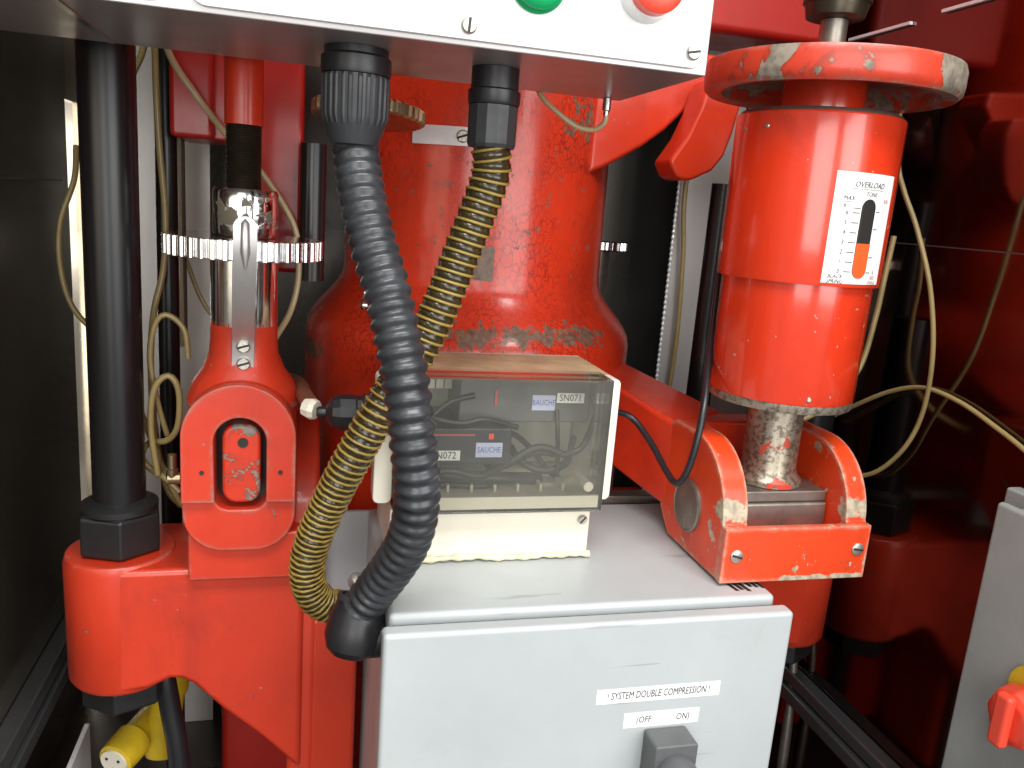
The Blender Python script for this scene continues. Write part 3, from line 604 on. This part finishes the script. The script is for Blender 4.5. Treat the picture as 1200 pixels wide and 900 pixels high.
# ------------------------------------------------------------------ yellow and black spiral conduit
yc = thing('spiral_conduit', 'yellow and black spiral conduit crossing behind the black one', 'conduit', (0.05, 0.70, 0.90))
ypath = [(0.146, 0.680, 1.350), (0.148, 0.682, 1.325), (0.139, 0.684, 1.292), (0.127, 0.685, 1.256), (0.113, 0.685, 1.215), (0.097, 0.685, 1.177), (0.074, 0.685, 1.137), (0.049, 0.690, 1.087), (0.027, 0.700, 1.036), (0.010, 0.710, 0.987), (0.006, 0.717, 0.955), (0.011, 0.724, 0.929), (0.024, 0.731, 0.912), (0.042, 0.738, 0.904), (0.060, 0.742, 0.902)]
YP = 0.0090
obj('hose', sweep(ypath, lambda s: 0.0155 + 0.0008 * math.cos(2 * PI * s / YP), 28, YP / 6), 'spiral', yc, smooth=60)
P_ = spline(ypath); P_, stp = resample(P_, 0.0006); Fm = frames(P_); V = []; F = []; turns = 0.0
hel = []
tot = stp * (len(P_) - 1)
ph = 0.0
for i, p in enumerate(P_):
    u, v, d = Fm[i]; pit = YP * (1.0 if i * stp < 0.18 else max(0.62, 1.0 - (i * stp - 0.18) * 2.2)); ph += 2 * PI * stp / pit
    hel.append(p + (u * math.cos(ph) + v * math.sin(ph)) * 0.0162)
HF = frames(hel)
for i, p in enumerate(hel):
    u, v, d = HF[i]
    for k in range(5): V.append(tuple(p + u * (0.0014 * math.cos(2 * PI * k / 5)) + v * (0.0014 * math.sin(2 * PI * k / 5))))
for j in range(len(hel) - 1):
    for k in range(5): F.append((j * 5 + k, j * 5 + (k + 1) % 5, j * 5 + 5 + (k + 1) % 5, j * 5 + 5 + k))
obj('spiral_wire', (V, F), 'spiral_y', yc, smooth=80)
obj('top_gland', lathe((0.146, 0.680, 0), [(0.016, 1.346), (0.0188, 1.346), (0.0200, 1.349), (0.0203, 1.379)], 14), 'gland', yc, smooth=20)
obj('lock_collar', lathe((0.146, 0.680, 0), [(0.0205, 1.3795), (0.0215, 1.382), (0.0215, 1.3905), (0.0195, 1.392), (0.0195, 1.4082)], 40), 'black', yc)

# ------------------------------------------------------------------ steel strap, knurled bolt, small parts on the column
ms = thing('steel_strap', 'bright steel strap with slotted screw on the column neck', 'strap', (0.12, 0.915, 1.36))
nS = 14; V = []; F = []
for i in range(nS):
    a = R(-128 + 36 * i / (nS - 1))
    for r_, z_ in ((0.1735, 1.3625), (0.1735, 1.3835), (0.1755, 1.3835), (0.1755, 1.3625)): V.append((CX + r_ * math.cos(a), CY + r_ * math.sin(a), z_))
for j in range(nS - 1):
    for k in range(4): F.append((j * 4 + k, j * 4 + (k + 1) % 4, j * 4 + 4 + (k + 1) % 4, j * 4 + 4 + k))
F += [(3, 2, 1, 0), tuple(range(len(V) - 4, len(V)))]
obj('strap', (V, F), 'alu', ms, 0.0005)
sa = R(-108); screw((CX + 0.1755 * math.cos(sa), CY + 0.1755 * math.sin(sa), 1.373), 0.0072, (math.cos(sa), math.sin(sa), 0), ms, 0.35)
kp = [(0.009, 0)]
kn = lambda a, h: 1.0 + 0.03 * (1 if math.sin(a * 24) > 0 else -1)
kb = thing('knurled_wheel', 'small knurled metal thumb wheel behind the black conduit gland', 'thumb wheel', (0.06, 0.872, 1.37))
obj('wheel', lathe((0.058, 0.868, 1.374), [(0.053, 0), (0.056, 0.002), (0.056, 0.012), (0.053, 0.014)], 144, (0.04, 0.10, 1), rfun=lambda a, h: 1 + 0.022 * (1 if math.sin(a * 36) > 0 else -1)), 'brass', kb, smooth=25)
obj('hub', lathe((0.058, 0.868, 1.388), [(0.012, 0), (0.012, 0.05)], 24, (0.04, 0.10, 1)), 'dull', kb)
bk = thing('ball_knob', 'tiny chrome ball knob on a pin beside the black conduit', 'knob', (0.064, 0.93, 1.18))
obj('ball', lathe((0.064, 0.915, 1.180), [(0.0062 * math.sin(PI * (i + 0.4) / 12.8), -0.0062 * math.cos(PI * (i + 0.4) / 12.8)) for i in range(13)], 20), 'chrome', bk)
obj('pin', lathe((0.064, 0.915, 1.186), [(0.0025, 0), (0.0025, 0.022)], 12), 'chrome', bk)
sg = thing('small_gear', 'small steel gear peeping out behind the column', 'gear', (0.44, 1.2, 1.25))
obj('gear', lathe((0.437, 1.2, 1.245), [(0.042, 0), (0.045, 0.002), (0.045, 0.013), (0.042, 0.015)], 128, rfun=lambda a, h: 1 + 0.03 * (1 if math.sin(a * 32) > 0 else -1)), 'chrome', sg, smooth=25)
obj('post', lathe((0.437, 1.2, 0), [(0.02, 0.8), (0.02, 1.244)], 24), 'dull', sg)

# ------------------------------------------------------------------ spring cylinder with hand wheel
SX, SY = 0.479, 0.725
sp = thing('spring_cylinder', 'bright red overload spring cylinder with worn hand wheel on top', 'cylinder', (SX, SY, 1.0))
obj('barrel', lathe((SX, SY, 0), [(0.0715, 1.135), (0.0722, 1.1365), (0.0728, 1.252)], 96), 'red_cyl', sp)
obj('sleeve', lathe((SX, SY, 0), [(0.073, 1.2505), (0.0778, 1.2505), (0.0782, 1.252), (0.0782, 1.402), (0.0775, 1.4038), (0.06, 1.4038)], 128), 'red_cyl', sp)
obj('top_rim', lathe((SX, SY, 0), [(0.0745, 1.404), (0.0755, 1.4055), (0.0735, 1.4075), (0.045, 1.4075)], 96), 'dull', sp)
obj('bottom_rim', lathe((SX, SY, 0), [(0.064, 1.126), (0.0705, 1.1265), (0.0712, 1.1285), (0.0715, 1.1348)], 96), 'shaft', sp)
for az, z_, r_ in ((-101, 1.142, 0.0025), (-158, 1.39, 0.0022)):
    a = R(az); rr = 0.0725 if z_ < 1.2 else 0.0781
    obj('rivet', lathe((SX + rr * math.cos(a), SY + rr * math.sin(a), z_), [(r_, 0), (r_ * 0.7, 0.0012)], 12, (math.cos(a), math.sin(a), 0)), 'screw', sp)
hw = obj('hand_wheel', lathe((SX + 0.004, SY, 0), [(0.100, 1.4255), (0.113, 1.424), (0.1165, 1.4275), (0.1175, 1.4345), (0.1175, 1.447), (0.1155, 1.4525), (0.108, 1.454), (0.02, 1.454), (0.02, 1.442), (0.085, 1.442), (0.096, 1.436)], 128, closed=True), 'red_wheel', sp)
obj('hub', lathe((SX, SY, 0), [(0.0385, 1.4078), (0.0385, 1.4418)], 64), 'red_cyl', hw)
obj('spindle', lathe((SX, SY, 0), [(0.0125, 1.4545), (0.0135, 1.464), (0.0135, 1.468), (0.011, 1.469), (0.0125, 1.474), (0.0125, 1.494)], 24), 'dull', sp)
obj('spindle_nut', lathe((SX, SY, 0), [(0.022, 1.4945), (0.0265, 1.496), (0.029, 1.506), (0.029, 1.508), (0.031, 1.5085), (0.031, 1.56)], 40), 'thread', sp)
obj('shaft', lathe((SX, SY, 0), [(0.035, 1.038), (0.035, 1.043), (0.0300, 1.048), (0.0280, 1.055), (0.0280, 1.1262)], 56), 'shaft', sp)
# scale plate wrapped on the sleeve
def cyl(u, v, dr=0.0):      # u = arc length from plate centre, v = height above plate centre
    a = R(-82.5) + u / 0.0786; r = 0.0786 + dr
    return (SX + r * math.cos(a), SY + r * math.sin(a), 1.3035 + v)
def cquad(u0, u1, v0, v1, dr, n=16):
    V = []; F = []
    for i in range(n + 1):
        u = u0 + (u1 - u0) * i / n
        V += [cyl(u, v0, dr), cyl(u, v1, dr)]
    for i in range(n): F.append((2 * i, 2 * i + 2, 2 * i + 3, 2 * i + 1))
    return V, F
def cshape(pts, dr): return [cyl(u, v, dr) for u, v in pts], [tuple(range(len(pts)))]
pl = obj('scale_plate', cquad(-0.0345, 0.0345, -0.0495, 0.0495, 0.0), 'white', sp, fix=False)
obj('plate_edge', join(cquad(-0.0349, 0.0349, 0.0492, 0.0499, -0.0002), cquad(-0.0349, 0.0349, -0.0499, -0.0492, -0.0002)), 'dull', pl, fix=False)
obj('window_slot', cshape(arc(0.002, 0.019, 0.0082, 0, 180, 14) + arc(0.002, -0.036, 0.0082, 180, 360, 14), 0.0004), 'black_fill', pl, smooth=0, fix=False)
obj('indicator_fluid', cshape([(0.0102, -0.0125), (-0.0062, -0.0125)] + arc(0.002, -0.036, 0.0082, 180, 360, 14), 0.0008), 'fluid', pl, smooth=0, fix=False)
mk = []
for k in range(8):
    v = -0.0385 + k * 0.0088 if k < 7 else 0.0185
    mk.append(cquad(-0.0150, -0.0075, v - 0.00035, v + 0.00035, 0.0005, 2))
for v in (-0.0385, -0.0245, 0.001, 0.0165): mk.append(cquad(0.0112, 0.0165, v - 0.00035, v + 0.00035, 0.0005, 2))
mk += [cquad(-0.018, 0.017, 0.0352, 0.0356, 0.0005, 6), cquad(-0.026, -0.015, 0.0235, 0.0239, 0.0005, 3)]
obj('tick_marks', join(*mk), 'ink', pl, smooth=0, fix=False)
def ctext(s, size, u0, v0, mat='ink', shear=0.25, sx=0.9): obj('lettering', text(s, size, lambda u, v: cyl(u0 + u, v0 + v, 0.0006), shear, sx), mat, pl, smooth=0, fix=False)
ctext('OVERLOAD', 0.0072, 0.0, 0.0392); ctext('TONS', 0.0056, 0.0025, 0.0312); ctext('MAX', 0.0058, -0.0205, 0.0268)
for k in range(7): ctext(str(k), 0.0058, -0.0205, -0.0385 + k * 0.0088, shear=0.1)
ctext('6\u00bd', 0.0058, -0.0215, 0.0205, shear=0.1)
ctext('BLACK', 0.0052, -0.0225, -0.0432); ctext('SPRING', 0.0052, -0.0225, -0.0478)
ctext('KN', 0.0055, 0.0235, 0.0262, 'ink_r'); ctext('1', 0.005, 0.0215, 0.0165, shear=0); ctext('0', 0.005, 0.0215, -0.0385, shear=0)
ctext('RED', 0.0045, 0.0215, -0.0432, 'ink_r'); ctext('SPRING', 0.0042, 0.0215, -0.0478, 'ink_r')

# ------------------------------------------------------------------ lever arm with clevis under the cylinder
lv = thing('lever_arm', 'red lever arm ending in a worn clevis under the spring cylinder', 'lever', (0.472, 0.73, 0.96))
def cheek(x0, x1):
    pts = [(0.652, 0.961), (0.652, 1.017)] + arc(0.727, 1.015, 0.0735, 178, 90, 14) + [(0.775, 1.0885), (0.79, 1.08), (0.79, 0.985), (0.765, 0.961)]
    return prism(pts, x0, x1, 'YZ')
for x0, x1 in ((0.392, 0.4185), (0.529, 0.5525)): obj('cheek', cheek(x0, x1), 'red_clevis', lv, 0.002)
pf = obj('front_plate', box(0.3915, 0.553, 0.644, 0.6515, 0.960, 1.0165), 'red_clevis', lv, 0.0012)
for x, z_ in ((0.406, 0.9885), (0.5405, 0.9915)): screw((x, 0.644, z_), 0.0066, (0, -1, 0), pf, -0.7 + x, h=0.002)
obj('bottom_web', box(0.419, 0.5285, 0.652, 0.79, 0.9625, 0.998), 'red_clevis', lv, 0.002)
obj('pin', lathe((0.3925, 0.725, 1.010), [(0.0285, 0), (0.0285, 0.003), (0.0265, 0.0045), (0.0255, 0.0035)], 40, (-1, 0, 0)), 'dull', lv)
obj('pin_block', box(0.4195, 0.528, 0.684, 0.770, 1.0, 1.0255), 'dull', lv, 0.0025)
obj('pin_cap', box(0.4195, 0.528, 0.688, 0.766, 1.0258, 1.0372), 'dull', lv, 0.0015)
obj('back_web', box(0.419, 0.5285, 0.792, 0.83, 0.97, 1.082), 'red', lv, 0.004)
# the tapered arm running back to the column
P0 = [Vector((0.355, 0.985)), Vector((0.405, 0.80))]; P1 = [Vector((0.47, 1.02)), Vector((0.50, 0.84))]
V = [(0.330, 0.985, 1.02), (0.330, 0.985, 1.118), (0.392, 1.03, 1.118), (0.392, 1.03, 1.02), (0.393, 0.778, 0.985), (0.393, 0.778, 1.083), (0.480, 0.83, 1.083), (0.480, 0.83, 0.985)]
obj('arm', (V, [(0, 1, 2, 3), (4, 7, 6, 5), (0, 4, 5, 1), (1, 5, 6, 2), (2, 6, 7, 3), (3, 7, 4, 0)]), 'red', lv, 0.006, 3)

# ------------------------------------------------------------------ tubes and loose cables
def tubething(name, P, r, mat, label, cat='tube', group=None, end=None):
    o = tag(obj(name, sweep(P, r, 10, 0.004), mat), label, cat, group); return o
G = 'nylon tubes behind the adjuster'
tubething('nylon_tube', [(-0.157, 0.955, 1.48), (-0.155, 0.955, 1.356), (-0.150, 0.96, 1.264), (-0.152, 0.955, 1.206), (-0.162, 0.95, 1.156), (-0.166, 0.95, 1.095), (-0.163, 0.95, 1.023), (-0.152, 0.95, 0.955), (-0.135, 0.94, 0.935)], 0.0035, 'tube', 'long nylon tube hanging beside the thin black rod', group=G)
tubething('nylon_tube', [(-0.145, 0.92, 1.47), (-0.138, 0.92, 1.425), (-0.112, 0.92, 1.386), (-0.083, 0.935, 1.35), (-0.055, 0.95, 1.322), (-0.029, 0.955, 1.287), (-0.012, 0.955, 1.252), (-0.009, 0.955, 1.204), (-0.017, 0.945, 1.165), (-0.033, 0.92, 1.137)], 0.0036, 'tube_p', 'pale nylon tube crossing behind the threaded stem to the chrome sleeve', group=G)
tubething('nylon_tube', [(-0.165, 1.0, 1.49), (-0.176, 1.0, 1.435), (-0.188, 1.0, 1.404), (-0.191, 1.0, 1.363), (-0.191, 1.0, 1.25)], 0.0036, 'tube', 'yellow nylon tube bending down behind the thick tie rod top', group=G)
tubething('nylon_tube', [(-0.250, 1.02, 1.33), (-0.256, 1.03, 1.293), (-0.272, 1.03, 1.244), (-0.274, 1.03, 1.195), (-0.264, 1.03, 1.150), (-0.240, 1.03, 1.120), (-0.21, 1.03, 1.10)], 0.0032, 'tube', 'nylon tube bowed out between thick tie rod and smoked panel', group=G)
tubething('nylon_tube', [(-0.120, 0.90, 1.117), (-0.124, 0.90, 1.148), (-0.141, 0.90, 1.163), (-0.153, 0.90, 1.151), (-0.158, 0.90, 1.115), (-0.151, 0.90, 1.067), (-0.143, 0.905, 1.030)], 0.0030, 'tube', 'nylon tube making an open hook beside the fork neck', group=G)
tubething('nylon_tube', [(-0.150, 0.885, 0.992), (-0.156, 0.885, 1.045), (-0.152, 0.885, 1.086), (-0.138, 0.885, 1.101), (-0.128, 0.885, 1.085), (-0.129, 0.885, 1.048), (-0.141, 0.893, 1.028), (-0.161, 0.90, 1.023), (-0.168, 0.90, 1.008), (-0.161, 0.90, 0.995), (-0.142, 0.89, 0.985), (-0.128, 0.885, 0.972)], 0.0034, 'tube', 'nylon tube tied in a double loop beside the red fork', group=G)
tubething('nylon_tube', [(-0.182, 0.935, 1.07), (-0.164, 0.925, 1.024), (-0.146, 0.92, 0.977), (-0.132, 0.92, 0.945), (-0.118, 0.925, 0.932)], 0.0034, 'tube', 'nylon tube slanting down into the corner behind the fork', group=G)
tubething('nylon_tube', [(-0.165, 1.09, 1.25), (-0.148, 1.09, 1.208), (-0.131, 1.09, 1.160), (-0.110, 1.09, 1.125)], 0.0028, 'tube', 'thin nylon tube slanting behind the chrome sleeve', group=G)
cs = tag(obj('clear_sleeve', sweep([(-0.146, 1.0, 1.46), (-0.146, 1.0, 1.312), (-0.145, 1.0, 1.112)], 0.0115, 16, 0.02), 'cleartube'), 'clear plastic sleeve hanging beside the nylon tubes', 'sleeve')
pf2 = thing('push_fitting', 'small brass push fitting on the flank of the red fork', 'fitting', (-0.124, 0.86, 1.0))
obj('elbow', lathe((-0.132, 0.862, 1.012), [(0.005, -0.018), (0.0062, -0.016), (0.0062, -0.006), (0.0045, -0.005), (0.0045, 0.01)], 16), 'brass', pf2)
obj('stub', lathe((-0.136, 0.862, 0.996), [(0.0065, 0), (0.0065, 0.012), (0.0055, 0.013), (0.0055, 0.022)], 16, (1, 0, 0)), 'brass', pf2)
G = 'nylon tubes by the mirrored panel'
tubething('nylon_tube', [(0.60, 0.77, 1.44), (0.603, 0.760, 1.376), (0.613, 0.755, 1.346), (0.628, 0.744, 1.308), (0.648, 0.732, 1.246), (0.665, 0.730, 1.173), (0.682, 0.749, 1.100), (0.681, 0.774, 1.046), (0.675, 0.819, 1.006), (0.66, 0.90, 0.985)], 0.0027, 'tube', 'nylon tube arching out beside the scale plate to the mirrored panel', group=G)
tubething('nylon_tube', [(0.672, 0.91, 1.05), (0.675, 0.845, 1.093), (0.682, 0.80, 1.120), (0.685, 0.755, 1.134), (0.685, 0.703, 1.131), (0.685, 0.652, 1.118), (0.685, 0.60, 1.10), (0.685, 0.55, 1.07)], 0.0027, 'tube', 'nylon tube arched low on the mirrored panel above the grey switch box', group=G)
tubething('nylon_tube', [(0.670, 0.83, 1.30), (0.6650, 0.828, 1.246), (0.664, 0.83, 1.204), (0.655, 0.832, 1.140), (0.620, 0.83, 1.097), (0.583, 0.828, 1.075), (0.54, 0.84, 1.06)], 0.0034, 'tube', 'nylon tube passing behind the barrel of the spring cylinder', group=G)
tubething('nylon_tube', [(0.600, 1.235, 1.60), (0.590, 1.235, 1.356), (0.600, 1.235, 1.242), (0.606, 1.235, 1.100), (0.600, 1.235, 0.95)], 0.004, 'tube', 'yellow nylon tube running down the grey stainless sheet')
tubething('nylon_tube', [(0.205, 0.80, 1.43), (0.217, 0.795, 1.407), (0.233, 0.79, 1.393), (0.252, 0.785, 1.381), (0.268, 0.778, 1.379), (0.276, 0.771, 1.386), (0.276, 0.770, 1.394)], 0.0026, 'tube_p', 'short pale nylon tube looping under the control box')
tubething('black_cable', [(0.300, 0.79, 1.092), (0.330, 0.80, 1.090), (0.352, 0.80, 1.082), (0.364, 0.77, 1.062), (0.367, 0.735, 1.044), (0.3675, 0.708, 1.040), (0.3745, 0.700, 1.062), (0.384, 0.705, 1.112), (0.405, 0.745, 1.156), (0.440, 0.81, 1.21), (0.46, 0.85, 1.26)], 0.0036, 'cable', 'black cable hanging from the clear box past the clevis', 'cable')
tubething('black_cable', [(-0.165, 0.93, 0.84), (-0.150, 0.885, 0.775), (-0.140, 0.875, 0.716), (-0.131, 0.87, 0.649), (-0.125, 0.87, 0.50)], 0.0115, 'cable', 'thick black cable hanging below the red bracket', 'cable')
tubething('ribbed_hose', [(0.672, 0.93, 0.80), (0.675, 0.90, 0.74), (0.676, 0.885, 0.66), (0.678, 0.88, 0.50)], lambda s: 0.0065 + 0.001 * math.sin(s * 1600), 'dull', 'thin ribbed metal hose below the bracket by the mirrored panel', 'hose')

# ------------------------------------------------------------------ yellow connectors low on the left
def plug(c, axis, r, L, label, ring=True):
    t = thing('yellow_plug', label, 'plug', tuple(c), 'yellow plugs under the bracket')
    obj('body', lathe(c, [(r * 0.8, -L), (r * 0.95, -L * 0.96), (r * 0.95, -L * 0.45), (r, -L * 0.43), (r * 1.12, -L * 0.40), (r * 1.12, -L * 0.15), (r * 1.05, 0), (r * 0.85, 0.001)], 32, axis), 'yellow', t, smooth=30)
    fc = obj('face', lathe(c, [(r * 0.83, 0.0012), (r * 0.83, 0.004)], 28, axis), 'cream', t)
    u, v, d = frame_of(axis)
    for k in range(3):
        a = 2 * PI * k / 3 + 0.5; p = Vector(c) + d * 0.004 + (u * math.cos(a) + v * math.sin(a)) * r * 0.45
        obj('contact', lathe(tuple(p), [(r * 0.09, 0), (r * 0.09, 0.001)], 10, axis), 'slot', fc)
plug((-0.205, 0.900, 0.636), (-0.40, -0.85, -0.12), 0.0195, 0.085, 'yellow plug with white end face lying under the bracket nut')
plug((-0.150, 0.975, 0.735), (0.1, 0.35, 1.0), 0.020, 0.13, 'yellow plug standing behind the thick black cable')
tag(obj('rail_strip', box(-0.262, -0.256, 0.80, 1.0, 0.5, 0.62), 'alu', None, 0.001), 'bright metal strip on edge beside the yellow plug', 'strip')

# ------------------------------------------------------------------ grey isolator switch on the right panel
iso = thing('isolator_switch', 'grey isolator switch box with red and yellow rotary handle', 'switch', (0.68, 0.5, 0.78))
obj('case', box(0.642, 0.6895, 0.40, 0.578, 0.76, 1.060), 'grey_iso', iso, 0.006, 3)
obj('lid', box(0.632, 0.6415, 0.396, 0.582, 0.755, 1.065), 'grey_iso', iso, 0.004, 3)
obj('lug', box(0.672, 0.6895, 0.579, 0.612, 0.985, 1.068), 'grey_iso', iso, 0.003)
yp = obj('handle_plate', lathe((0.6315, 0.500, 0.912), [(0.027, 0), (0.027, 0.003)], 40, (-1, 0, 0)), 'yellow', iso)
kb_ = obj('rotary_handle', lathe((0.6283, 0.500, 0.893), [(0.029, 0), (0.030, 0.006), (0.026, 0.020), (0.020, 0.024)], 8, (-1, 0, 0)), 'redbtn', iso, 0.003, smooth=30)
obj('grip', box(0.594, 0.6045, 0.492, 0.508, 0.868, 0.918), 'redbtn', kb_, 0.004, 3)
print('tris', sum(len(m.polygons) for m in bpy.data.meshes))
